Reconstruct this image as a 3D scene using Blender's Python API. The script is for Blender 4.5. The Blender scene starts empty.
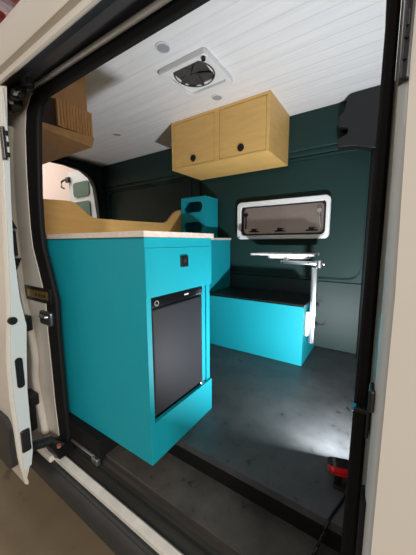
import bpy, bmesh, math, random
from mathutils import Vector, Matrix
random.seed(7)
S = bpy.context.scene
COL = S.collection
PI = math.pi

# ------------------------------------------------------------------ materials
def srgb(r, g, b):
    f = lambda c: (c/255/12.92) if c/255 <= .04045 else ((c/255+.055)/1.055)**2.4
    return (f(r), f(g), f(b), 1)

def mat(name, col, rough=.5, metal=0., var=.06, scale=14., stretch=(1, 1, 1), bump=.0, bscale=60., coat=0., spec=.5):
    m = bpy.data.materials.new(name); m.use_nodes = True
    nt = m.node_tree; N = nt.nodes; L = nt.links
    b = N['Principled BSDF']
    b.inputs['Roughness'].default_value = rough
    b.inputs['Metallic'].default_value = metal
    b.inputs['Coat Weight'].default_value = coat
    b.inputs['Specular IOR Level'].default_value = spec
    geo = N.new('ShaderNodeNewGeometry')
    mp = N.new('ShaderNodeMapping'); mp.inputs['Scale'].default_value = stretch
    L.new(geo.outputs['Position'], mp.inputs['Vector'])
    nz = N.new('ShaderNodeTexNoise'); nz.inputs['Scale'].default_value = scale; nz.inputs['Detail'].default_value = 5
    L.new(mp.outputs[0], nz.inputs['Vector'])
    mr = N.new('ShaderNodeMapRange')
    mr.inputs[1].default_value = .3; mr.inputs[2].default_value = .7
    mr.inputs[3].default_value = 1-var; mr.inputs[4].default_value = 1+var
    L.new(nz.outputs['Fac'], mr.inputs[0])
    vm = N.new('ShaderNodeVectorMath'); vm.operation = 'SCALE'
    vm.inputs[0].default_value = col[:3]
    L.new(mr.outputs[0], vm.inputs['Scale'])
    L.new(vm.outputs[0], b.inputs['Base Color'])
    if bump:
        n2 = N.new('ShaderNodeTexNoise'); n2.inputs['Scale'].default_value = bscale
        L.new(mp.outputs[0], n2.inputs['Vector'])
        bp = N.new('ShaderNodeBump'); bp.inputs['Strength'].default_value = bump; bp.inputs['Distance'].default_value = .004
        L.new(n2.outputs['Fac'], bp.inputs['Height']); L.new(bp.outputs[0], b.inputs['Normal'])
    return m

TURQ = mat('turquoise_paint', srgb(16, 142, 157), .5, var=.02, scale=5, spec=.3)
TEDGE = mat('laminate_edge', srgb(205, 190, 178), .5, var=.12, scale=40, stretch=(1, 1, 3))
WTOP = mat('worktop_laminate', srgb(208, 200, 190), .4, var=.08, scale=12)
BIRCH = mat('birch_plywood', srgb(224, 180, 108), .5, var=.07, scale=6, stretch=(1, 1, 6))
BIRCHD = mat('pine_plywood', srgb(212, 158, 98), .55, var=.08, scale=6, stretch=(5, 5, 1))  # lightened to carry bounce light from the ground in the wood colour
FLUTE = mat('tambour_wood', srgb(222, 166, 108), .5, var=.1, scale=8, stretch=(1, 6, 1))  # wood tone raised likewise, ground bounce light put into the colour
OAK = mat('headboard_plywood', srgb(172, 135, 78), .5, var=.08, scale=5, stretch=(1, 1, 8))
DARKHOLE = mat('opening_shade_brown', srgb(62, 40, 28), .7)  # flat dark brown painting the shade inside the roller opening
BLACKP = mat('black_plastic', srgb(20, 20, 22), .38, var=.05)
RUBBER = mat('black_rubber', srgb(13, 13, 15), .7, var=.12, scale=20, spec=.25)
FRIDGE = mat('fridge_charcoal', srgb(36, 37, 42), .62, spec=.3, var=.05, scale=5)
FRIDGET = mat('fridge_gloss_black', srgb(15, 15, 18), .18)
GREEN = mat('dark_green_paint', srgb(20, 49, 47), .6, var=.06, scale=3, spec=.3)
GREENL = mat('green_panel_paint', srgb(26, 48, 46), .6, var=.06, scale=3)
VANW = mat('cream_white_paint', srgb(196, 189, 178), .3, var=.015, scale=3, coat=.25)
DOORE = mat('pale_white_paint', srgb(192, 200, 202), .4, var=.015, scale=3, coat=.25)
CHROME = mat('brushed_aluminium', (.75, .77, .8, 1), .32, 1., var=.04, scale=30, stretch=(1, 1, .1))
TRACKM = mat('dark_track_metal', srgb(100, 104, 112), .3, .85, var=.15, scale=5, stretch=(.3, 4, 4))
BRASS = mat('brassy_metal', srgb(190, 160, 90), .35, .9)
WPLAST = mat('white_plastic', srgb(226, 226, 226), .35, var=.02)
WTABLE = mat('white_tabletop', srgb(232, 232, 230), .4, var=.02)
GREYD = mat('grey_lens', srgb(158, 160, 166), .5)
SMOKE = mat('smoked_dome', srgb(66, 63, 65), .5, var=.2, scale=10)
RED = mat('red_plastic', srgb(214, 18, 18), .4, var=.05)
CYAN = mat('cyan_rubber', srgb(20, 150, 190), .4)
CUSH = mat('dark_bench_board', srgb(20, 28, 26), .3, var=.15, scale=6)
PINK = mat('garage_wall_paint', srgb(232, 214, 202), .7, var=.02, scale=1)
STEELG = mat('grey_steel', srgb(176, 166, 176), .5)
REDB = mat('red_steel', srgb(140, 30, 36), .5)
GPAD = mat('green_door_pad', srgb(62, 96, 84), .6)
LOGO = mat('silver_print', srgb(215, 215, 220), .4)
SILLW = mat('scuffed_sill_paint', srgb(190, 186, 178), .45, var=.12, scale=18)
DIRT = mat('dirty_sill_metal', srgb(46, 41, 36), .6, var=.35, scale=14, stretch=(.25, 3, 1))
ROCK = mat('black_rocker_plastic', srgb(38, 38, 38), .5, var=.15, scale=12)
SHELL = mat('dark_shell', srgb(14, 24, 24), .7)

def floor_mat(name, base, spot, rough, scl):
    m = bpy.data.materials.new(name); m.use_nodes = True
    nt = m.node_tree; N = nt.nodes; L = nt.links; b = N['Principled BSDF']
    geo = N.new('ShaderNodeNewGeometry')
    n1 = N.new('ShaderNodeTexNoise'); n1.inputs['Scale'].default_value = scl; n1.inputs['Detail'].default_value = 8; n1.inputs['Roughness'].default_value = .7
    L.new(geo.outputs['Position'], n1.inputs['Vector'])
    n2 = N.new('ShaderNodeTexNoise'); n2.inputs['Scale'].default_value = scl*4; n2.inputs['Detail'].default_value = 4
    L.new(geo.outputs['Position'], n2.inputs['Vector'])
    r1 = N.new('ShaderNodeValToRGB')
    r1.color_ramp.elements[0].position = .35; r1.color_ramp.elements[0].color = base
    r1.color_ramp.elements[1].position = .75; r1.color_ramp.elements[1].color = spot
    L.new(n1.outputs['Fac'], r1.inputs[0])
    r2 = N.new('ShaderNodeValToRGB')
    r2.color_ramp.elements[0].position = .27; r2.color_ramp.elements[0].color = (.25, .25, .25, 1)
    r2.color_ramp.elements[1].position = .36; r2.color_ramp.elements[1].color = (1, 1, 1, 1)
    L.new(n2.outputs['Fac'], r2.inputs[0])
    mx = N.new('ShaderNodeMix'); mx.data_type = 'RGBA'; mx.blend_type = 'MULTIPLY'; mx.inputs[0].default_value = 1
    L.new(r1.outputs[0], mx.inputs[6]); L.new(r2.outputs[0], mx.inputs[7])
    L.new(mx.outputs[2], b.inputs['Base Color'])
    mr = N.new('ShaderNodeMapRange'); mr.inputs[3].default_value = rough-.1; mr.inputs[4].default_value = rough+.12
    L.new(n1.outputs['Fac'], mr.inputs[0]); L.new(mr.outputs[0], b.inputs['Roughness'])
    bp = N.new('ShaderNodeBump'); bp.inputs['Strength'].default_value = .25; bp.inputs['Distance'].default_value = .003
    L.new(n2.outputs['Fac'], bp.inputs['Height']); L.new(bp.outputs[0], b.inputs['Normal'])
    return m
FLOORM = floor_mat('black_rubber_floor', srgb(56, 58, 60), srgb(82, 83, 84), .46, 5)
STEPM = floor_mat('step_rubber', srgb(56, 53, 50), srgb(84, 79, 73), .6, 7)
GROUNDM = floor_mat('garage_concrete', srgb(108, 94, 74), srgb(130, 114, 90), .55, 1.2)

def plank_mat():
    m = bpy.data.materials.new('white_planked_lining'); m.use_nodes = True
    nt = m.node_tree; N = nt.nodes; L = nt.links; b = N['Principled BSDF']
    b.inputs['Roughness'].default_value = .45
    geo = N.new('ShaderNodeNewGeometry'); sp = N.new('ShaderNodeSeparateXYZ'); L.new(geo.outputs['Position'], sp.inputs[0])
    dv = N.new('ShaderNodeMath'); dv.operation = 'DIVIDE'; dv.inputs[1].default_value = .085; L.new(sp.outputs['Y'], dv.inputs[0])
    fr = N.new('ShaderNodeMath'); fr.operation = 'FRACT'; L.new(dv.outputs[0], fr.inputs[0])
    ramp = N.new('ShaderNodeValToRGB'); e = ramp.color_ramp.elements
    e[0].position = 0; e[0].color = (.15, .15, .15, 1); e[1].position = .1; e[1].color = (.9, .9, .9, 1)
    e2 = e.new(.9); e2.color = (1, 1, 1, 1); e3 = e.new(1.0); e3.color = (.15, .15, .15, 1)
    L.new(fr.outputs[0], ramp.inputs[0])
    bp = N.new('ShaderNodeBump'); bp.inputs['Strength'].default_value = .4; bp.inputs['Distance'].default_value = .005
    L.new(ramp.outputs[0], bp.inputs['Height']); L.new(bp.outputs[0], b.inputs['Normal'])
    mp = N.new('ShaderNodeMapping'); mp.inputs['Scale'].default_value = (.6, 9, 1); L.new(geo.outputs['Position'], mp.inputs[0])
    nz = N.new('ShaderNodeTexNoise'); nz.inputs['Scale'].default_value = 3; L.new(mp.outputs[0], nz.inputs['Vector'])
    mr = N.new('ShaderNodeMapRange'); mr.inputs[3].default_value = .72; mr.inputs[4].default_value = .9; L.new(nz.outputs['Fac'], mr.inputs[0])
    mr2 = N.new('ShaderNodeMapRange'); mr2.inputs[1].default_value = .15; mr2.inputs[2].default_value = .9; mr2.inputs[3].default_value = .95; mr2.inputs[4].default_value = 1
    L.new(ramp.outputs[0], mr2.inputs[0])
    mu = N.new('ShaderNodeMath'); mu.operation = 'MULTIPLY'; L.new(mr.outputs[0], mu.inputs[0]); L.new(mr2.outputs[0], mu.inputs[1])
    vm = N.new('ShaderNodeVectorMath'); vm.operation = 'SCALE'; vm.inputs[0].default_value = (.99, .985, 1.0); L.new(mu.outputs[0], vm.inputs['Scale'])
    L.new(vm.outputs[0], b.inputs['Base Color'])
    return m
PLANK = plank_mat()

def glass_mat():
    m = bpy.data.materials.new('smoked_acrylic'); m.use_nodes = True
    b = m.node_tree.nodes['Principled BSDF']
    b.inputs['Base Color'].default_value = (.36, .3, .27, 1); b.inputs['Roughness'].default_value = .08
    b.inputs['Transmission Weight'].default_value = .75; b.inputs['IOR'].default_value = 1.45
    return m
GLASS = glass_mat()

def emit_mat(name, col, st):
    m = bpy.data.materials.new(name); m.use_nodes = True
    b = m.node_tree.nodes['Principled BSDF']
    b.inputs['Base Color'].default_value = (.9, .9, .9, 1)
    b.inputs['Emission Color'].default_value = col; b.inputs['Emission Strength'].default_value = st
    return m

# ------------------------------------------------------------------ geometry helpers
def box(bm, x0, x1, y0, y1, z0, z1, bev=0., seg=2):
    M = Matrix.Translation(((x0+x1)/2, (y0+y1)/2, (z0+z1)/2)) @ Matrix.Diagonal((x1-x0, y1-y0, z1-z0, 1))
    r = bmesh.ops.create_cube(bm, size=1, matrix=M)
    if bev:
        es = list({e for v in r['verts'] for e in v.link_edges})
        bmesh.ops.bevel(bm, geom=es, offset=bev, segments=seg, affect='EDGES', profile=.5)
    return bm

def prism(bm, pts, axis, a, b):
    """2-D outline extruded along an axis: 'x' -> (y,z), 'y' -> (x,z), 'z' -> (x,y)"""
    def p3(p, t):
        return {'x': (t, p[0], p[1]), 'y': (p[0], t, p[1]), 'z': (p[0], p[1], t)}[axis]
    A = [bm.verts.new(p3(p, a)) for p in pts]; B = [bm.verts.new(p3(p, b)) for p in pts]
    n = len(pts)
    for i in range(n):
        bm.faces.new((A[i], A[(i+1) % n], B[(i+1) % n], B[i]))
    bm.faces.new(A); bm.faces.new(B)
    bmesh.ops.recalc_face_normals(bm, faces=bm.faces[:])
    return bm

def ribbon(bm, inner, outer, axis, a, b, closed=False):
    """strip between two outlines of equal count, extruded"""
    def p3(p, t):
        return {'x': (t, p[0], p[1]), 'y': (p[0], t, p[1]), 'z': (p[0], p[1], t)}[axis]
    Q = [[bm.verts.new(p3(i, a)), bm.verts.new(p3(o, a)), bm.verts.new(p3(o, b)), bm.verts.new(p3(i, b))] for i, o in zip(inner, outer)]
    n = len(Q)
    for k in range(n if closed else n-1):
        A, B = Q[k], Q[(k+1) % n]
        for j in range(4):
            bm.faces.new((A[j], A[(j+1) % 4], B[(j+1) % 4], B[j]))
    if not closed:
        bm.faces.new(Q[0]); bm.faces.new(Q[-1])
    bmesh.ops.recalc_face_normals(bm, faces=bm.faces[:])
    return bm

def rrect(x0, x1, z0, z1, r, seg=6):
    out = []
    for cx, cz, a0 in ((x1-r, z1-r, 0), (x0+r, z1-r, 90), (x0+r, z0+r, 180), (x1-r, z0+r, 270)):
        for k in range(seg+1):
            a = math.radians(a0+90*k/seg); out.append((cx+r*math.cos(a), cz+r*math.sin(a)))
    return out

def cyl(bm, c, r, h, axis='z', seg=28, r2=None):
    M = Matrix.Translation(c)
    if axis == 'x': M = M @ Matrix.Rotation(PI/2, 4, 'Y')
    if axis == 'y': M = M @ Matrix.Rotation(-PI/2, 4, 'X')
    bmesh.ops.create_cone(bm, cap_ends=True, segments=seg, radius1=r, radius2=r if r2 is None else r2, depth=h, matrix=M)
    return bm

def torus(bm, c, R, r, axis='z', seg=28, m=8):
    vs = []
    for i in range(seg):
        a = 2*PI*i/seg; row = []
        for j in range(m):
            t = 2*PI*j/m; q = R+r*math.cos(t); u, v, w = q*math.cos(a), q*math.sin(a), r*math.sin(t)
            p = {'z': (u, v, w), 'y': (u, w, v), 'x': (w, u, v)}[axis]
            row.append(bm.verts.new((c[0]+p[0], c[1]+p[1], c[2]+p[2])))
        vs.append(row)
    for i in range(seg):
        for j in range(m):
            bm.faces.new((vs[i][j], vs[(i+1) % seg][j], vs[(i+1) % seg][(j+1) % m], vs[i][(j+1) % m]))
    bmesh.ops.recalc_face_normals(bm, faces=bm.faces[:])
    return bm

def tube(bm, pts, r, seg=10):
    pts = [Vector(p) for p in pts]; rings = []
    for i, p in enumerate(pts):
        d = (pts[min(i+1, len(pts)-1)]-pts[max(i-1, 0)]).normalized()
        ref = Vector((0, 0, 1)) if abs(d.z) < .9 else Vector((1, 0, 0))
        u = d.cross(ref).normalized(); v = d.cross(u)
        rr = r[i] if isinstance(r, (list, tuple)) else r
        rings.append([bm.verts.new(p+rr*(math.cos(2*PI*k/seg)*u+math.sin(2*PI*k/seg)*v)) for k in range(seg)])
    for A, B in zip(rings, rings[1:]):
        for k in range(seg): bm.faces.new((A[k], A[(k+1) % seg], B[(k+1) % seg], B[k]))
    bm.faces.new(rings[0]); bm.faces.new(rings[-1])
    bmesh.ops.recalc_face_normals(bm, faces=bm.faces[:])
    return bm

def smooth_path(P, n=6):
    out = []; P = [Vector(p) for p in P]; Q = [P[0]]+P+[P[-1]]
    for i in range(1, len(Q)-2):
        for k in range(n):
            t = k/n; a, b, c, d = Q[i-1:i+3]
            out.append(.5*((2*b)+(c-a)*t+(2*a-5*b+4*c-d)*t*t+(3*b-a-3*c+d)*t**3))
    out.append(P[-1]); return out

def NB(): return bmesh.new()

def obj(name, bm, m, parent=None, smooth=False, kind=None, label=None):
    me = bpy.data.meshes.new(name)
    if parent is None:
        xs = [v.co for v in bm.verts]
        o0 = Vector(((min(v.x for v in xs)+max(v.x for v in xs))/2, (min(v.y for v in xs)+max(v.y for v in xs))/2, min(v.z for v in xs)))
    else:
        o0 = Vector(parent['_o'])
    bmesh.ops.translate(bm, verts=bm.verts[:], vec=-o0)
    bm.to_mesh(me); bm.free()
    me.materials.append(m)
    o = bpy.data.objects.new(name, me); COL.objects.link(o)
    if parent is None: o.location = o0
    else: o.parent = parent
    o['_o'] = tuple(o0)
    if smooth:
        for p in me.polygons: p.use_smooth = True
        me.set_sharp_from_angle(angle=math.radians(35))
    if kind: o['kind'] = kind
    if label: o['label'] = label
    return o

def thing(name, label, cat, loc, group=None):
    o = bpy.data.objects.new(name, None); COL.objects.link(o); o.location = loc
    o.empty_display_size = .1
    o['_o'] = tuple(loc); o['label'] = label; o['category'] = cat
    if group: o['group'] = group
    return o
def tag(o, label, cat, group=None):
    o['label'] = label; o['category'] = cat
    if group: o['group'] = group
    return o

# ------------------------------------------------------------------ the setting
YW = 2.256; ZC = 1.884
# van floor, with the step well cut out by the sliding door
bm = NB(); box(bm, -3.2, .35, .8065, 2.33, -.03, 0)
box(bm, -3.2, -1.095, .652, .8065, -.03, 0)
obj('floor', bm, FLOORM, kind='structure')
bm = NB(); box(bm, -1.075, .35, .8065, .83, -.125, -.03); box(bm, -1.095, -1.0, .655, .8065, -.125, -.001); box(bm, -1.38, -1.0, .607, .655, -.125, -.001)
obj('trim_1', bm, RUBBER, kind='structure')
bm = NB(); box(bm, -1.075, .35, .64, .8065, -.125, -.095)
obj('trim_2', bm, STEPM, kind='structure')

# ceiling of white boards round the fan hatch
HX0, HX1, HY0, HY1 = -1.14, -.845, 1.24, 1.52
bm = NB()
box(bm, -3.2, HX0, .70, 2.33, ZC, ZC+.02); box(bm, HX1, .35, .70, 2.33, ZC, ZC+.02)
box(bm, HX0, HX1, .70, HY0, ZC, ZC+.02); box(bm, HX0, HX1, HY1, 2.33, ZC, ZC+.02)
obj('ceiling', bm, PLANK, kind='structure')

# far side wall: recessed sheet with a window hole, pressed ribs in front
WX0, WX1, WZ0, WZ1 = -1.118, -.372, .930, 1.215
bm = NB()
box(bm, -3.2, WX0, 2.275, 2.31, 0, ZC); box(bm, WX1, .35, 2.275, 2.31, 0, ZC)
box(bm, WX0, WX1, 2.275, 2.31, 0, WZ0); box(bm, WX0, WX1, 2.275, 2.31, WZ1, ZC)
wall = obj('wall_back', bm, GREEN, kind='structure')
def ring_rib(x0, x1, z0, z1, ix0, ix1, iz0, iz1, r, y):
    b = NB(); ribbon(b, rrect(ix0, ix1, iz0, iz1, r), rrect(x0, x1, z0, z1, .002), 'y', y, 2.2755, True)
    es = [e for e in b.edges if all(abs(v.co.y-y) < 1e-5 for v in e.verts) and len(e.link_faces) == 2 and abs(e.calc_face_angle(0)) > .5]
    bmesh.ops.bevel(b, geom=es, offset=.008, segments=3, affect='EDGES')
    return b
obj('panel_rib', ring_rib(-1.70, -.06, .56, 1.56, -1.6, -.125, .59, 1.535, .09, 2.256), GREEN, wall, True)
obj('panel_rib', ring_rib(-3.2, -1.70, .56, 1.56, -3.08, -1.76, .59, 1.535, .09, 2.256), GREEN, wall, True)
obj('upper_band', box(NB(), -3.2, -.03, 2.235, 2.2755, 1.60, ZC-.001, .012, 3), GREEN, wall, True)
obj('ledge', box(NB(), -3.2, -.06, 2.247, 2.2755, 1.56, 1.60, .006, 3), GREEN, wall, True)
obj('lower_panel', box(NB(), -3.2, -.06, 2.254, 2.2755, .001, .560, .006, 3), GREENL, wall, True)
# shells that close the van round the visible room
bm = NB()
box(bm, -3.2, .8, .84, 2.33, 1.99, 2.02)
obj('trim_3', bm, SHELL, kind='structure')
bm = NB(); box(bm, .33, .35, .6, 2.33, -.1, ZC)
obj('wall_front_blocker', bm, SHELL, kind='structure')  # unseen wall added across the open cab to keep outside light out
bm = NB(); box(bm, -3.2, -1.39, .615, .64, -.12, 1.78)
box(bm, .02, .35, .6, .64, -.12, 1.74)
box(bm, -1.39, .02, .625, .645, 1.53, 1.79)
obj('wall_near', bm, GREEN, kind='structure')
# rear wall with the open rear doorway
bm = NB()
inner = rrect(-9, -9, 0, 0, 0)
inn = [(.78, -.02), (.78, 1.60), (.82, 1.70), (.92, 1.765), (1.2, 1.79), (1.75, 1.80), (1.95, 1.775), (2.06, 1.71), (2.12, 1.60), (2.16, 1.25), (2.17, .8), (2.17, -.02)]
out = [(.64, -.03), (.64, 1.6), (.64, 1.884), (.8, 1.884), (1.2, 1.884), (1.75, 1.884), (1.95, 1.884), (2.275, 1.884), (2.275, 1.6), (2.275, 1.25), (2.275, .8), (2.275, -.03)]
ribbon(bm, inn, out, 'x', -3.24, -3.18)
obj('wall_rear', bm, GREEN, kind='structure')
bm = NB(); tube(bm, smooth_path([(-3.16, p[0], p[1]) for p in inn[1:]], 3), .018, 8)
obj('trim_4', bm, RUBBER, smooth=True, kind='structure')

# garage round the van
bm = NB(); box(bm, -12, 8, -8, 9, -.63, -.6); obj('ground', bm, GROUNDM, kind='structure')
bm = NB(); box(bm, -7.2, -7.0, -8, 9, -.6, 5.0); obj('wall_garage', bm, PINK, kind='structure')
bm = NB(); box(bm, -7, 2.5, .3, 9, 5.0, 5.1); obj('ceiling_garage', bm, REDB, kind='structure')

# window in the far wall
win = obj('window_1', (lambda b: ribbon(b, rrect(-1.110, -.380, .938, 1.206, .035), rrect(-1.148, -.348, .905, 1.240, .04), 'y', 2.222, 2.255, True))(NB()), WPLAST, smooth=True, kind='structure')
bv = win.modifiers.new('bevel', 'BEVEL'); bv.width = .007; bv.segments = 3; bv.limit_method = 'ANGLE'
obj('inner_frame', ribbon(NB(), rrect(-1.094, -.395, .954, 1.187, .035), rrect(-1.111, -.379, .937, 1.207, .03), 'y', 2.240, 2.262, True), BLACKP, win, True)
obj('pane', prism(NB(), rrect(-1.105, -.386, .944, 1.198, .035), 'y', 2.264, 2.272), GLASS, win)
obj('blind_bar', box(NB(), -1.09, -.40, 2.228, 2.238, 1.196, 1.205, .003), WPLAST, win)
for x in (-.985, -.745, -.485):
    b = NB(); box(b, x-.045, x+.045, 2.235, 2.26, .968, .98, .003); box(b, x-.018, x+.018, 2.222, 2.26, .975, 1.0, .005); box(b, x-.01, x+.04, 2.215, 2.228, .988, .997, .003)
    obj('latch', b, BLACKP, win)
for x, s in ((-1.068, 1), (-.42, -1)):
    b = NB(); tube(b, [(x, 2.245, 1.0), (x+s*.006, 2.235, 1.08), (x+s*.004, 2.24, 1.13)], .008, 8); cyl(b, (x+s*.006, 2.235, 1.125), .018, .02, 'y', 16)
    obj('stay_arm', b, BLACKP if s > 0 else CHROME, win)
b = NB(); cyl(b, (-1.125, 2.2205, .925), .007, .004, 'y', 14); obj('screw_cap', b, BLACKP, win)

# ------------------------------------------------------------------ the van body
van = thing('van', 'cream white van body with its side door slid open, seen around the opening', 'van', (-1.2, .6, -.6))
# seal round the door opening
sin_ = [(-1.239, -.103), (-1.245, .112), (-1.246, .30), (-1.246, .471), (-1.24, .617), (-1.282, .756), (-1.318, .86), (-1.323, .95), (-1.314, 1.10), (-1.30, 1.2), (-1.28, 1.328), (-1.262, 1.41), (-1.235, 1.455), (-1.19, 1.475), (-.83, 1.474), (-.594, 1.471), (-.2, 1.466), (-.06, 1.455), (-.028, 1.42), (-.022, 1.25), (-.024, .8), (-.027, .45), (-.033, -.103)]
sout = [(-1.322, -.141), (-1.337, .08), (-1.34, .30), (-1.344, .452), (-1.337, .606), (-1.38, .75), (-1.418, .86), (-1.424, .95), (-1.418, 1.10), (-1.41, 1.2), (-1.385, 1.38), (-1.36, 1.46), (-1.30, 1.512), (-1.22, 1.522), (-.83, 1.518), (-.594, 1.507), (-.2, 1.498), (-.04, 1.49), (-.008, 1.44), (-.002, 1.35), (-.0005, .8), (0, .3), (0, -.141)]
o = obj('door_seal', ribbon(NB(), sin_, sout, 'y', .588, .612), RUBBER, van, True)
bv = o.modifiers.new('bevel', 'BEVEL'); bv.width = .008; bv.segments = 3; bv.limit_method = 'ANGLE'
# rear jamb: cream pressing left of the seal
jb = [(p[0]+.006, p[1]) for p in sout[:13]]
obj('door_jamb', prism(NB(), [(-2.6, -.16)]+jb+[(-1.30, 1.56), (-2.6, 1.56)], 'y', .60, .585), VANW, van)
b = NB()
rib = [(-1.40, -.13), (-1.46, .15), (-1.44, .30), (-1.47, .47), (-1.51, .60), (-1.53, .80), (-1.53, 1.05), (-1.50, 1.30), (-1.46, 1.42)]
pr = smooth_path([(p[0], .584, p[1]) for p in rib], 5)
ribbon(b, [(p.x-.006, p.z) for p in pr], [(p.x-.6, p.z) for p in pr], 'y', .55, .586)
o = obj('jamb_step', b, VANW, van, True)
bv = o.modifiers.new('bevel', 'BEVEL'); bv.width = .012; bv.segments = 3; bv.limit_method = 'ANGLE'
# striker recess and latch pin on the jamb
b = NB(); ribbon(b, rrect(-1.50, -1.285, .610, .652, .003), rrect(-1.53, -1.268, .595, .667, .004), 'y', .578, .588, True)
st = obj('striker_recess', b, BLACKP, van)
b = NB(); box(b, -1.50, -1.285, .5775, .586, .611, .651, .002); obj('striker_plate', b, BRASS, st)
b = NB()
for x in (-1.40, -1.37, -1.345, -1.318): box(b, x-.007, x+.007, .5755, .578, .622, .636, .001)
obj('slot', b, BLACKP, st)
b = NB(); box(b, -1.378, -1.268, .570, .594, .487, .556, .011, 3)
bl = obj('latch_pin', b, TRACKM, van, True)
b = NB(); tube(b, [(-1.355, .575, .532), (-1.35, .564, .532), (-1.296, .564, .532), (-1.29, .575, .532)], .007, 8); obj('pin_bar', b, CHROME, bl, True)
b = NB(); box(b, -1.46, -1.40, .52, .55, .455, .53, .006); obj('guide_block', b, BLACKP, van)
b = NB(); box(b, -1.50, -1.41, .51, .55, .06, .12, .006); box(b, -1.50, -1.46, .51, .55, -.10, .06, .006); obj('guide_block', b, BLACKP, van)
b = NB(); prism(b, [(-1.62, .97), (-1.47, .95), (-1.55, 1.02)], 'y', .52, .552); prism(b, [(-1.62, .785), (-1.55, .73), (-1.455, .81)], 'y', .52, .552); box(b, -1.62, -1.488, .525, .552, .82, .94, .004)
obj('hinge_cover', b, BLACKP, van)
# roof side: track, rod, drip lip and skin, one profile each, along the van
b = NB(); prism(b, [(.597, 1.522), (.60, 1.55), (.48, 1.55), (.482, 1.51), (.50, 1.517), (.53, 1.532), (.56, 1.528)], 'x', -1.42, .5); obj('door_track', b, TRACKM, van)
b = NB(); tube(b, [(-1.30, .573, 1.515), (-1.0, .573, 1.511), (-.5, .573, 1.501), (.4, .573, 1.49)], .009, 10)
obj('track_rod', b, CHROME, van, True)
b = NB(); prism(b, [(.492, 1.545), (.480, 1.497), (.470, 1.489), (.464, 1.492), (.463, 1.502), (.470, 1.508), (.469, 1.520), (.455, 1.527), (.452, 1.537), (.461, 1.63), (.470, 1.668), (.484, 1.70), (.51, 1.742), (.55, 1.79), (.60, 1.845), (.66, 1.91), (.75, 1.97), (.85, 2.0), (.85, 1.97), (.73, 1.92), (.65, 1.845), (.59, 1.76), (.52, 1.62)], 'x', -3.2, .8)
obj('roof_side', b, VANW, van, True)
b = NB(); prism(b, [(.485, 1.51), (.60, 1.52), (.60, 1.56), (.50, 1.56)], 'x', -3.2, -1.415); obj('roof_side', b, VANW, van)
# roller hardware at the upper corner
b = NB()
box(b, -1.44, -1.33, .53, .57, 1.462, 1.488, .006); box(b, -1.36, -1.24, .52, .55, 1.474, 1.505, .006)
cyl(b, (-1.30, .525, 1.482), .016, .03, 'z', 16); cyl(b, (-1.40, .535, 1.465), .016, .03, 'z', 16); cyl(b, (-1.17, .53, 1.49), .014, .03, 'z', 16)
obj('roller_carriage', b, BLACKP, van)
b = NB(); cyl(b, (-1.27, .515, 1.480), .012, .012, 'y', 14); obj('bolt', b, CHROME, van); b = NB(); cyl(b, (-1.335, .525, 1.468), .009, .012, 'y', 14); obj('bolt', b, CHROME, van)
# sill
b = NB(); prism(b, [(.521, -.158), (.523, -.142), (.527, -.138), (.546, -.126), (.552, -.130), (.572, -.17), (.525, -.17)], 'x', -1.235, .3); obj('sill_strip', b, SILLW, van)
b = NB(); prism(b, [(.552, -.142), (.60, -.142), (.606, -.128), (.62, -.128), (.626, -.112), (.645, -.108), (.645, -.16), (.572, -.16)], 'x', -1.235, .3); obj('sill_track', b, DIRT, van)
b = NB(); prism(b, [(.524, -.156), (.512, -.157), (.504, -.165), (.506, -.174), (.494, -.182), (.478, -.215), (.480, -.25), (.50, -.275), (.60, -.30), (.60, -.16)], 'x', -2.6, .4); obj('rocker_panel', b, ROCK, van, True)
b = NB(); box(b, -2.6, -1.24, .50, .60, -.16, -.13, .008); obj('sill_end', b, VANW, van)
b = NB(); box(b, -3.2, .8, .6, 2.3, -.33, -.13); obj('underbody', b, SHELL, van)
b = NB(); tube(b, [(-1.22, .600, -.094), (-1.035, .600, -.092)], .007, 8); box(b, -1.04, -.995, .588, .606, -.118, -.088, .004)
obj('track_bar', b, CHROME, van)
b = NB(); prism(b, [(-1.31, -.125), (-1.24, -.14), (-1.18, -.12), (-1.25, -.105), (-1.31, -.10)], 'y', .52, .60); tube(b, [(-1.30, .40, -.04), (-1.32, .46, -.075), (-1.31, .54, -.10), (-1.24, .575, -.115)], [.02, .022, .024, .016], 10)
ra = obj('roller_arm', b, BLACKP, van, True)
b = NB(); cyl(b, (-1.235, .545, -.094), .010, .012, 'z', 14); obj('rivet', b, mat('copper_rivet', srgb(190, 130, 100), .4, .6), ra)
# sliding door pushed back along the side
outer = [(.412, -.205), (.402, -.195), (.394, -.13), (.386, -.05), (.384, .05), (.380, .235), (.384, .40), (.396, .53), (.406, .65), (.418, .85), (.428, 1.05), (.440, 1.25), (.456, 1.476)]
inner = [(.416, -.20), (.412, -.17), (.430, -.11), (.440, -.05), (.441, .003), (.442, .1), (.444, .235), (.455, .40), (.466, .53), (.452, .65), (.448, .85), (.457, 1.05), (.470, 1.25), (.487, 1.488)]
sd = obj('sliding_door', prism(NB(), outer+inner[::-1], 'x', -2.5, -1.262), VANW, van, True)
oe = [(a+.014, z) for a, z in outer[2:]]; ie = [(a, z) for a, z in inner[2:]]; oe[0] = (.402, -.125)
b = NB(); ribbon(b, [(p[0], p[1]) for p in oe], ie, 'x', -1.263, -1.25)
obj('door_edge', b, DOORE, sd, True)
b = NB(); prism(b, rrect(-2.4, -1.270, -.115, .13, .05), 'y', .366, .392); obj('rub_strip', b, ROCK, sd)
b = NB(); cyl(b, (-1.252, .418, .563), .0165, .012, 'x', 24); obj('plug', b, BLACKP, sd)
b = NB(); prism(b, [(p[0], p[1]) for p in rrect(.409, .437, .265, .40, .0135)], 'x', -1.262, -1.246); obj('latch_slot', b, BLACKP, sd)
b = NB(); box(b, -1.262, -1.238, .446, .458, 1.205, 1.325, .003)
for z in (1.225, 1.265, 1.305): box(b, -1.262, -1.240, .456, .468, z-.008, z+.008, .002)
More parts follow.
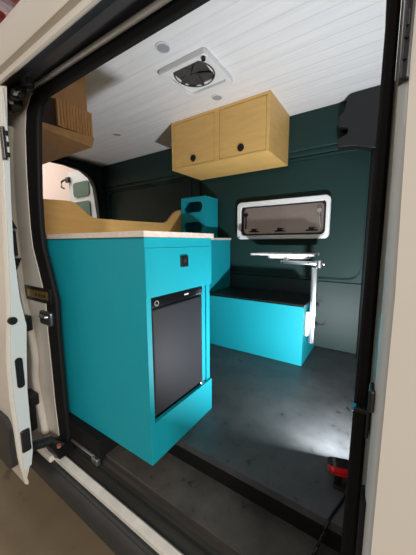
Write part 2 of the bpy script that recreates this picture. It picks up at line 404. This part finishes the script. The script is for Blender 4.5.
obj('edge_latch', b, BLACKP, sd)
b = NB(); box(b, -1.262, -1.242, .400, .436, -.035, .07, .006); obj('arm_bracket', b, BLACKP, sd)
# front side of the opening: pillar and body panel
b = NB(); prism(b, [(-.001, .606), (.0003, .592), (.0062, .478), (.0120, .478), (.0120, .606)], 'z', -.16, 1.54); obj('front_jamb', b, mat('grey_jamb_paint', srgb(122, 118, 106), .4), van)
def lean(b):
    """the body side leans in towards the roof"""
    bmesh.ops.bisect_plane(b, geom=b.verts[:]+b.edges[:]+b.faces[:], plane_co=(0, 0, .8), plane_no=(0, 0, 1))
    for v in b.verts:
        if v.co.z > .8 and v.co.x < .3 and v.co.y < .49: v.co.x -= (v.co.z-.8)*.022*(.49-v.co.y)/.035
    return b
b = NB(); prism(b, [(.0066, .4765), (.0085, .467), (.0135, .460), (.0205, .4565), (.03, .4565), (.03, .606), (.0121, .606), (.0121, .4765)], 'z', -.3, 1.54)
obj('pillar_edge', lean(b), DOORE, van, True)
b = NB(); prism(b, [(.0206, .4565), (.0210, .4545), (.6, .44), (.9, .44), (.9, .606), (.031, .606), (.031, .4565)], 'z', -.3, 1.54)
obj('front_side_panel', lean(b), VANW, van, True)
b = NB(); box(b, -.001, .0080, .464, .50, .606, .645, .004); box(b, -.024, .004, .560, .580, .543, .553, .003); box(b, -.001, .004, .49, .58, .543, .60, .002)
cb = obj('door_stop', b, BLACKP, van)
b = NB(); cyl(b, (-.0245, .570, .548), .0075, .008, 'x', 12); obj('stop_tip', b, CYAN, cb)
b = NB(); prism(b, rrect(-.0005, .0088, .26, .445, .004), 'y', .466, .50); obj('seal_plug', b, RUBBER, van)
b = NB(); box(b, .003, .014, .449, .50, 1.09, 1.30, .003); cyl(b, (.008, .448, 1.115), .003, .006, 'y', 10); cyl(b, (.008, .448, 1.14), .003, .006, 'y', 10); box(b, .0065, .009, .446, .451, 1.152, 1.17, .0008); obj('hinge', b, BLACKP, van)
# black trim cover at the far front corner
b = NB(); prism(b, [(-.278, 1.80), (-.268, 1.845), (-.25, 1.882), (.3, 1.882), (.3, 1.50), (-.10, 1.50), (-.2, 1.535), (-.312, 1.545), (-.322, 1.60), (-.255, 1.625), (-.255, 1.665), (-.315, 1.68), (-.318, 1.745), (-.285, 1.77)], 'y', 2.14, 2.245)
o = obj('pillar_cover', b, mat('black_trim_plastic', srgb(22, 23, 24), .5), van)
bv = o.modifiers.new('bevel', 'BEVEL'); bv.width = .008; bv.segments = 3; bv.limit_method = 'ANGLE'
b = NB(); box(b, -.105, .2, 2.16, 2.253, .001, 1.50, .015, 3); obj('pillar_trim', b, RUBBER, van, True)
# rear door standing open behind the van
rd = obj('rear_door', prism(NB(), [(-3.27, -.2), (-3.27, 1.30), (-3.36, 1.65), (-3.45, 1.86), (-3.55, 1.93), (-4.02, 1.93), (-4.04, -.2)], 'y', 2.25, 2.31), DOORE, van)
b = NB(); prism(b, rrect(-3.90, -3.50, 1.55, 1.755, .05), 'y', 2.235, 2.252); obj('door_pad', b, GPAD, rd)
b = NB(); prism(b, rrect(-3.93, -3.50, 1.10, 1.48, .05), 'y', 2.235, 2.252); obj('door_pad', b, GPAD, rd)
b = NB(); box(b, -4.06, -3.97, 2.21, 2.25, 1.78, 1.86, .01); tube(b, [(-4.05, 2.2, 1.82), (-4.12, 2.19, 1.80), (-4.13, 2.19, 1.72), (-4.08, 2.2, 1.70)], .014, 8); obj('door_latch', b, BLACKP, rd)

# ------------------------------------------------------------------ furniture
# kitchen cabinet
XC = -.697; Y0 = .643; Y1 = 1.077
kc = thing('kitchen_cabinet', 'tall turquoise kitchen cabinet by the sliding door with a built-in fridge', 'cabinet', (-1.17, .86, 0))
b = NB()
box(b, -1.655, XC-.001, Y0, .661, .001, .9)            # side facing the door
box(b, -1.655, XC-.02, 1.060, Y1, .001, .9)
box(b, -1.655, -1.637, .661, 1.06, .001, .9)
box(b, -1.637, XC-.02, .661, 1.06, .001, .02); box(b, -1.637, XC-.02, .661, 1.06, .69, .71)
obj('carcass', b, TURQ, kc)
obj('top_rail', box(NB(), XC-.018, XC, Y0+.001, Y1, .862, .9, .0012), TURQ, kc)
dr = obj('drawer', box(NB(), XC-.018, XC+.001, Y0+.001, Y1, .677, .8611, .0008), TURQ, kc)
b = NB(); box(b, XC, XC+.006, .838, .886, .778, .826, .006, 3); obj('push_latch', b, BLACKP, dr)
b = NB(); cyl(b, (XC+.007, .862, .805), .009, .004, 'x', 18); obj('latch_button', b, mat('grey_button', srgb(70, 70, 74), .3, .6), dr)
obj('stile', box(NB(), XC-.02, XC-.003, Y0+.003, .668, .172, .677), TURQ, kc)
obj('stile', box(NB(), XC-.036, XC-.018, 1.014, 1.060, .172, .677), TURQ, kc)
obj('stile', box(NB(), XC-.030, XC-.011, 1.046, Y1, .172, .677), TURQ, kc)
obj('bottom_panel', box(NB(), XC-.018, XC+.001, Y0+.001, Y1, .001, .172, .0012), TURQ, kc)
ct = obj('worktop', box(NB(), -1.655, XC+.008, Y0-.008, Y1+.008, .9005, .922, .0015), WTOP)
tag(ct, 'pale laminate worktop lying on the tall kitchen cabinet', 'worktop')
obj('edge_band', (lambda b: (box(b, -1.655, XC+.010, Y0-.010, Y0-.008, .9005, .9215), box(b, XC+.008, XC+.010, Y0-.008, Y1+.008, .9005, .9215))[0])(NB()), TEDGE, ct)

# fridge
fr = thing('fridge', 'small black compact fridge built into the turquoise kitchen cabinet', 'fridge', (-.9, .84, .18))
obj('body', box(NB(), -1.2, -.745, .675, 1.012, .0215, .66, .004), BLACKP, fr)
dd = obj('door', box(NB(), -.743, -.70, .675, 1.0, .192, .628, .006, 3), FRIDGE, fr, True)
cpan = obj('control_strip', box(NB(), -.743, -.702, .672, 1.006, .633, .674, .004, 3), FRIDGET, fr, True)
b = NB()
for k in range(5):
    y = .868+k*.006; box(b, -.7025, -.7012, y, y+.0045, .652, .657+(k % 3 == 0)*.002)
obj('badge', b, LOGO, cpan)
b = NB(); torus(b, (-.7005, .698, .650), .010, .0022, 'x', 20, 6); box(b, -.702, -.699, .692, .698, .642, .647); obj('lock', b, CHROME, cpan)
obj('door_gasket', box(NB(), -.7445, -.742, .679, .996, .196, .624), RUBBER, dd)
b = NB(); box(b, -.735, -.699, .985, 1.012, .175, .189, .004); obj('lower_hinge', b, CHROME, fr)

# end cabinet at the far wall and its worktop
ec = thing('end_cabinet', 'turquoise end cabinet against the far wall at the left end of the bench', 'cabinet', (-1.44, 2.02, 0))
obj('body', box(NB(), -1.655, -1.222, 1.80, 2.23, .001, .9, .001), TURQ, ec)
obj('kick_board', box(NB(), -1.65, -1.224, 1.795, 1.80, .001, .1), TURQ, ec)
o = obj('worktop', box(NB(), -1.655, -1.214, 1.79, 2.232, .9005, .918, .0015), WTOP); tag(o, 'pale worktop under the slotted turquoise tower, on the end cabinet', 'worktop')

# slotted tower on the end cabinet
tw = thing('shelf_tower', 'small turquoise box tower with oval slots standing on the far worktop', 'shelf box', (-1.52, 2.12, .9185))
TX0, TX1, TY0, TY1, TZ0, TZ1 = -1.655, -1.366, 2.022, 2.230, .9185, 1.30
def stadium(x0, x1, z0, z1): return rrect(x0, x1, z0, z1, (z1-z0)/2-.0005, 8)
b = NB()
zm = (TZ0+TZ1)/2+.0
for (za, zb, s) in ((zm+.008, TZ1, (1.16, 1.258)), (TZ0, zm+.008, (.972, 1.07))):
    ribbon(b, stadium(-1.625, -1.405, *s), rrect(TX0, TX1, za, zb, .001, 8), 'y', TY0, TY0+.015, True)
tf = obj('front', b, TURQ, tw)
b = NB()
box(b, TX0, TX0+.015, TY0+.015, TY1, TZ0, TZ1); box(b, TX1-.015, TX1, TY0+.015, TY1, TZ0, TZ1)
box(b, TX0+.015, TX1-.015, TY0+.015, TY1, TZ1-.015, TZ1); box(b, TX0+.015, TX1-.015, TY0+.015, TY1, TZ0, TZ0+.015)
box(b, TX0+.015, TX1-.015, TY0+.015, TY1, zm-.008, zm+.008); box(b, TX0+.015, TX1-.015, TY1-.012, TY1, TZ0+.015, TZ1-.015)
obj('carcass', b, TURQ, tw)

# headboard across the van behind the worktop
HB = [(.66, .001), (.66, 1.13), (.88, 1.142), (.935, 1.143), (.955, 1.138), (.98, 1.122), (1.01, 1.098), (1.045, 1.070), (1.075, 1.054), (1.11, 1.048), (1.4, 1.050), (1.76, 1.056), (1.80, 1.062), (1.84, 1.085), (1.875, 1.122), (1.91, 1.152), (1.945, 1.175), (1.985, 1.187), (2.02, 1.192), (2.23, 1.192), (2.23, .001)]
o = obj('headboard', prism(NB(), HB, 'x', -1.68, -1.66), OAK); tag(o, 'light plywood bed headboard with a cut-down middle behind the worktop', 'headboard')
bv = o.modifiers.new('bevel', 'BEVEL'); bv.width = .003; bv.segments = 2; bv.limit_method = 'ANGLE'

# bench
bx0, bx1, by0, by1 = -1.22, -.418, 1.822, 2.250
bn = thing('storage_bench', 'low turquoise storage bench with a dark top under the window', 'bench', (-.82, 2.03, 0))
obj('front_panel', box(NB(), bx0, bx1, by0, by0+.018, .001, .43, .001), TURQ, bn)
obj('end_panel', box(NB(), bx1-.018, bx1, by0+.018, by1, .001, .43, .001), TURQ, bn)
obj('back_panel', box(NB(), bx0, bx1-.018, by1-.012, by1, .001, .43), TURQ, bn)
obj('lid', box(NB(), bx0, bx1+.004, by0-.004, by1, .431, .448, .003), CUSH, bn)

# swivel table fixed to the bench end
tb = thing('swivel_table', 'small white swivel table on an aluminium post at the bench end', 'table', (-.38, 1.93, .1))
b = NB(); prism(b, rrect(-.875, -.392, 1.90, 2.15, .035), 'z', .778, .792)
tp = obj('tabletop', b, WTABLE, tb, True)
b = NB(); prism(b, rrect(-.74, -.44, 1.925, 2.12, .05), 'z', .757, .778); obj('underplate', b, WTABLE, tp, True)
b = NB(); box(b, -.622, -.345, 1.90, 1.945, .718, .742, .006, 2); cyl(b, (-.58, 1.94, .750), .03, .016, 'z', 20)
ar = obj('swivel_arm', b, CHROME, tb, True)
b = NB(); cyl(b, (-.352, 1.922, .726), .026, .05, 'z', 20); box(b, -.335, -.315, 1.912, 1.932, .72, .735, .004); obj('pivot', b, CHROME, ar, True)
b = NB(); cyl(b, (-.60, 1.8985, .73), .005, .005, 'y', 12); obj('bolt', b, BLACKP, ar); b = NB(); cyl(b, (-.42, 1.8985, .73), .005, .005, 'y', 12); obj('bolt', b, BLACKP, ar)
b = NB(); box(b, -.398, -.36, 1.905, 1.943, .15, .703, .005, 2); box(b, -.383, -.375, 1.900, 1.906, .15, .70)
po = obj('post', b, CHROME, tb, True)
b = NB(); box(b, -.4175, -.398, 1.885, 1.955, .205, .385, .004, 2); obj('bracket', b, WPLAST, tb)
b = NB(); tube(b, [(-.36, 1.925, .30), (-.33, 1.92, .298), (-.30, 1.915, .305), (-.29, 1.91, .325)], .0035, 8); cyl(b, (-.352, 1.925, .30), .012, .02, 'x', 14); obj('clamp_lever', b, BLACKP, po)
b = NB(); cyl(b, (-.352, 1.925, .44), .014, .02, 'x', 14); obj('clamp_knob', b, BLACKP, po)

# overhead cupboard on the far side
oc = thing('overhead_cupboard', 'birch wall cupboard with two flap doors above the window', 'cupboard', (-1.12, 2.02, 1.495))
OX0, OX1, OY0, OZ0, OZ1 = -1.565, -.69, 1.80, 1.499, 1.8825
b = NB(); box(b, OX0, OX0+.018, OY0+.016, 2.23, OZ0, OZ1); box(b, OX1-.018, OX1, OY0+.016, 2.23, OZ0, OZ1)
box(b, OX0+.018, OX1-.018, OY0+.016, 2.23, OZ0, OZ0+.016); box(b, OX0+.018, OX1-.018, OY0+.016, 2.23, OZ1-.014, OZ1)
box(b, OX0+.018, OX1-.018, 2.218, 2.23, OZ0+.016, OZ1-.014); box(b, -1.119, -1.10, OY0+.018, 2.218, OZ0+.016, OZ1-.014)
obj('carcass', b, BIRCH, oc)
b = NB()
box(b, OX0, OX1, OY0, OY0+.016, 1.864, OZ1); box(b, OX0, OX1, OY0, OY0+.016, OZ0, 1.512)
box(b, OX0, -1.538, OY0, OY0+.016, 1.512, 1.864); box(b, -1.134, -1.088, OY0, OY0+.016, 1.512, 1.864); box(b, -.713, OX1, OY0, OY0+.016, 1.512, 1.864)
obj('face_frame', b, BIRCH, oc)
for x0, x1, kx in ((-1.538, -1.134, -1.339), (-1.088, -.713, -.907)):
    d = obj('door', box(NB(), x0+.0035, x1-.0035, OY0+.002, OY0+.017, 1.5155, 1.8605, .001), BIRCH, oc)
    b = NB(); torus(b, (kx, OY0+.001, 1.563), .0215, .006, 'y', 28, 8); cyl(b, (kx, OY0+.0005, 1.563), .019, .004, 'y', 24); box(b, kx-.012, kx+.012, OY0-.006, OY0-.001, 1.559, 1.567, .002)
    obj('push_knob', b, BLACKP, d, True)

# tambour cupboard over the bed, near side
tc = thing('tambour_cupboard', 'brown wooden overhead cupboard with a ribbed roller front, upper left', 'cupboard', (-1.85, .83, 1.44))
obj('carcass', prism(NB(), [(.65, 1.47), (1.0, 1.47), (1.0, 1.88), (.74, 1.88), (.65, 1.79)], 'x', -2.5, -1.53), BIRCHD, tc)
b = NB(); box(b, -1.5295, -1.49, .65, .993, 1.488, 1.634, .002); obj('front_housing', b, DARKHOLE, tc)  # solid box, its dark colour stands for the shaded open end
b = NB()
n = 12; yA, yB = .788, .995; w = (yB-yA)/n
pts = []
for k in range(n):
    yc = yA+(k+.5)*w
    for j in range(7):
        a = PI*j/6; pts.append((-1.481+.007*math.sin(a), yc-w*.5*.96*math.cos(a)))
prism(b, [(-1.4895, yA)]+pts+[(-1.4895, yB)], 'z', 1.50, 1.634)
obj('tambour_front', b, FLUTE, tc, True)
b = NB(); prism(b, [(.65, 1.462), (.65, 1.487), (.72, 1.487), (.992, 1.500), (.998, 1.497), (.978, 1.441)], 'x', -2.5, -1.472)
obj('bottom_board', b, BIRCHD, tc)

# ceiling fan hatch
fn = thing('roof_vent', 'square white roof vent with a smoked round fan dome in the ceiling', 'roof vent', (-1.0, 1.385, ZC))
b = NB(); ribbon(b, rrect(-1.128, -.856, 1.262, 1.508, .03), rrect(-1.170, -.832, 1.232, 1.548, .02), 'z', 1.850, 1.8835, True)
o = obj('frame', b, WPLAST, fn, True); bv = o.modifiers.new('bevel', 'BEVEL'); bv.width = .005; bv.segments = 2; bv.limit_method = 'ANGLE'
FC = (-1.0, 1.368)
sq = rrect(-1.127, -.857, 1.263, 1.507, .03)
cc = []
for p in sq:
    t = math.atan2(p[1]-FC[1], p[0]-FC[0]); cc.append((FC[0]+.123*math.cos(t), FC[1]+.123*math.sin(t)))
b = NB(); ribbon(b, cc, rrect(-1.128, -.856, 1.262, 1.508, .03), 'z', 1.868, 1.874, True); obj('shroud', b, WPLAST, fn)
b = NB(); cyl(b, (FC[0], FC[1], 1.910), .125, .07, 'z', 32, .09); obj('dome', b, SMOKE, fn, True)
b = NB(); cyl(b, (FC[0], FC[1], 1.866), .024, .016, 'z', 20)
for k in range(5):
    a = k*2*PI/5+.5; bmesh.ops.create_cube(b, size=1, matrix=Matrix.Translation((FC[0]+.062*math.cos(a), FC[1]+.062*math.sin(a), 1.868)) @ Matrix.Rotation(a, 4, 'Z') @ Matrix.Rotation(.25, 4, 'X') @ Matrix.Diagonal((.10, .042, .003, 1)))
obj('fan_blades', b, mat('dark_grey_blades', srgb(60, 57, 59), .8), fn)
b = NB(); torus(b, (FC[0], FC[1], 1.869), .120, .005, 'z', 32, 8); obj('ring', b, SMOKE, fn, True)
b = NB(); cyl(b, (-.855, 1.252, 1.843), .012, .016, 'z', 16); obj('crank_knob', b, BLACKP, fn)

# puck lights (off)
for x, y, lab in ((-1.017, 1.119, 'small round ceiling light nearest the open side door'), (-1.031, 1.675, 'small round ceiling light between roof vent and birch cupboard'), (-2.13, 1.682, 'small round ceiling light farthest back towards the rear doors')):
    t = thing('ceiling_light', lab, 'ceiling light', (x, y, ZC), 'round ceiling lights')
    b = NB(); cyl(b, (x, y, ZC-.0035), .034, .005, 'z', 28); obj('lens', b, GREYD, t)
    b = NB(); torus(b, (x, y, ZC-.004), .036, .004, 'z', 28, 6); obj('rim', b, WPLAST, t, True)

# work light on the floor, facing into the van
LX, LY = -.042, .985
wl = thing('work_light', 'red and black work light standing on the black floor by the front pillar', 'work light', (LX, LY, 0))
Rt = Matrix.Translation((LX, LY, .060)) @ Matrix.Rotation(math.radians(18), 4, 'Z') @ Matrix.Rotation(math.radians(46), 4, 'X')
def loc(b): bmesh.ops.transform(b, matrix=Rt, verts=b.verts[:]); return b
b = NB(); box(b, -.068, .068, -.026, .010, -.04, .036, .012, 3); box(b, -.05, .05, -.030, -.02, -.03, .026, .004)
obj('housing', loc(b), RED, wl, True)
b = NB(); ribbon(b, rrect(-.058, .058, -.036, .032, .012), rrect(-.067, .067, -.044, .046, .02), 'y', -.004, .024, True)
obj('bumper', loc(b), BLACKP, wl, True)
b = NB(); box(b, -.056, .056, .0155, .0185, -.035, .03); obj('lamp_panel', loc(b), emit_mat('lit_led_panel', (.95, .98, 1, 1), 12), wl)
b = NB(); box(b, LX-.045, LX+.05, LY-.05, LY+.03, .001, .012, .004); box(b, LX-.02, LX+.025, LY-.035, LY, .010, .045, .005)
obj('stand', b, BLACKP, wl, True)
b = NB(); tube(b, smooth_path([(LX, LY-.03, .03), (LX-.002, LY-.06, .008), (-.049, .905, .006), (-.075, .825, .005), (-.082, .80, -.006), (-.107, .765, -.088), (-.125, .72, -.091), (-.15, .66, -.091), (-.17, .63, -.105)], 5), .0045, 8)
obj('power_cord', b, BLACKP, wl, True)

# red roof trusses of the garage, far beyond the roof
for k, (x, y) in enumerate(((-6.2, 1.6), (-5.5, 1.6), (-4.8, 2.2), (-4.1, 2.7))):
    b = NB(); box(b, x-.04, x+.04, -1, 8, 4.82, 4.9); box(b, x-.04, x+.04, -1, 8, 4.22, 4.3)
    yy = -1
    while yy < 8:
        tube(b, [(x, yy, 4.25), (x, yy+.35, 4.8), (x, yy+.7, 4.25)], .035, 6); yy += .7
    obj('trim_%d' % (5+k), b, STEELG, kind='structure')

# ------------------------------------------------------------------ lights
def area(name, loc_, target, size, power, col, sy=None):
    l = bpy.data.lights.new(name, 'AREA'); l.energy = power; l.color = col; l.size = size
    if sy: l.shape = 'RECTANGLE'; l.size_y = sy
    o = bpy.data.objects.new(name, l); COL.objects.link(o); o.location = loc_
    d = Vector(target)-Vector(loc_); o.rotation_euler = d.to_track_quat('-Z', 'Y').to_euler()
    return o
nrm = Rt.to_3x3() @ Vector((0, 1, 0)); p = Rt @ Vector((0, .030, 0))
area('work_light_beam', p, p+nrm, .10, 34, (.93, .97, 1.0), .06)
area('garage_area_light', (4.2, -2.3, 2.3), (-.9, .6, .7), 2.2, 340, (1, .95, .89), 1.4)
area('garage_area_light', (-3.4, -3.6, 3.4), (-.2, .6, .8), 2.0, 32, (1, .95, .89), 1.2)  # weak fill added from the rear side to brighten the pillar edge
area('garage_area_light', (-1.2, .9, 4.7), (-1.2, .9, 0), 2.0, 120, (1, .93, .85), 1.2)
area('garage_rear_lamp', (-5.3, 1.2, 4.0), (-6.6, 2.0, 1.0), 1.6, 190, (1, .92, .86))

w = bpy.data.worlds.new('garage_air'); S.world = w; w.use_nodes = True
bg = w.node_tree.nodes['Background']; bg.inputs['Color'].default_value = (1, .95, .89, 1); bg.inputs['Strength'].default_value = .42

# ------------------------------------------------------------------ camera
cd = bpy.data.cameras.new('camera'); cam = bpy.data.objects.new('camera', cd); COL.objects.link(cam)
f_px, yaw, pitch, roll = 259.6682, .5871, .1356, -.0052
fw = Vector((-math.sin(yaw)*math.cos(pitch), math.cos(yaw)*math.cos(pitch), -math.sin(pitch)))
r0 = Vector((math.cos(yaw), math.sin(yaw), 0)); u0 = r0.cross(fw)
r = math.cos(roll)*r0+math.sin(roll)*u0; u = -math.sin(roll)*r0+math.cos(roll)*u0
M = Matrix((r, u, -fw)).transposed().to_4x4(); M.translation = (0, 0, .8814)
cam.matrix_world = M
cd.sensor_fit = 'VERTICAL'; cd.sensor_height = 24; cd.lens = 24*f_px/555; cd.clip_start = .02
S.camera = cam
S.view_settings.view_transform = 'Standard'; S.view_settings.look = 'None'
S.view_settings.exposure = 0; S.view_settings.gamma = 1; S.view_settings.use_curve_mapping = False
for o in list(bpy.data.objects):
    if '_o' in o: del o['_o']
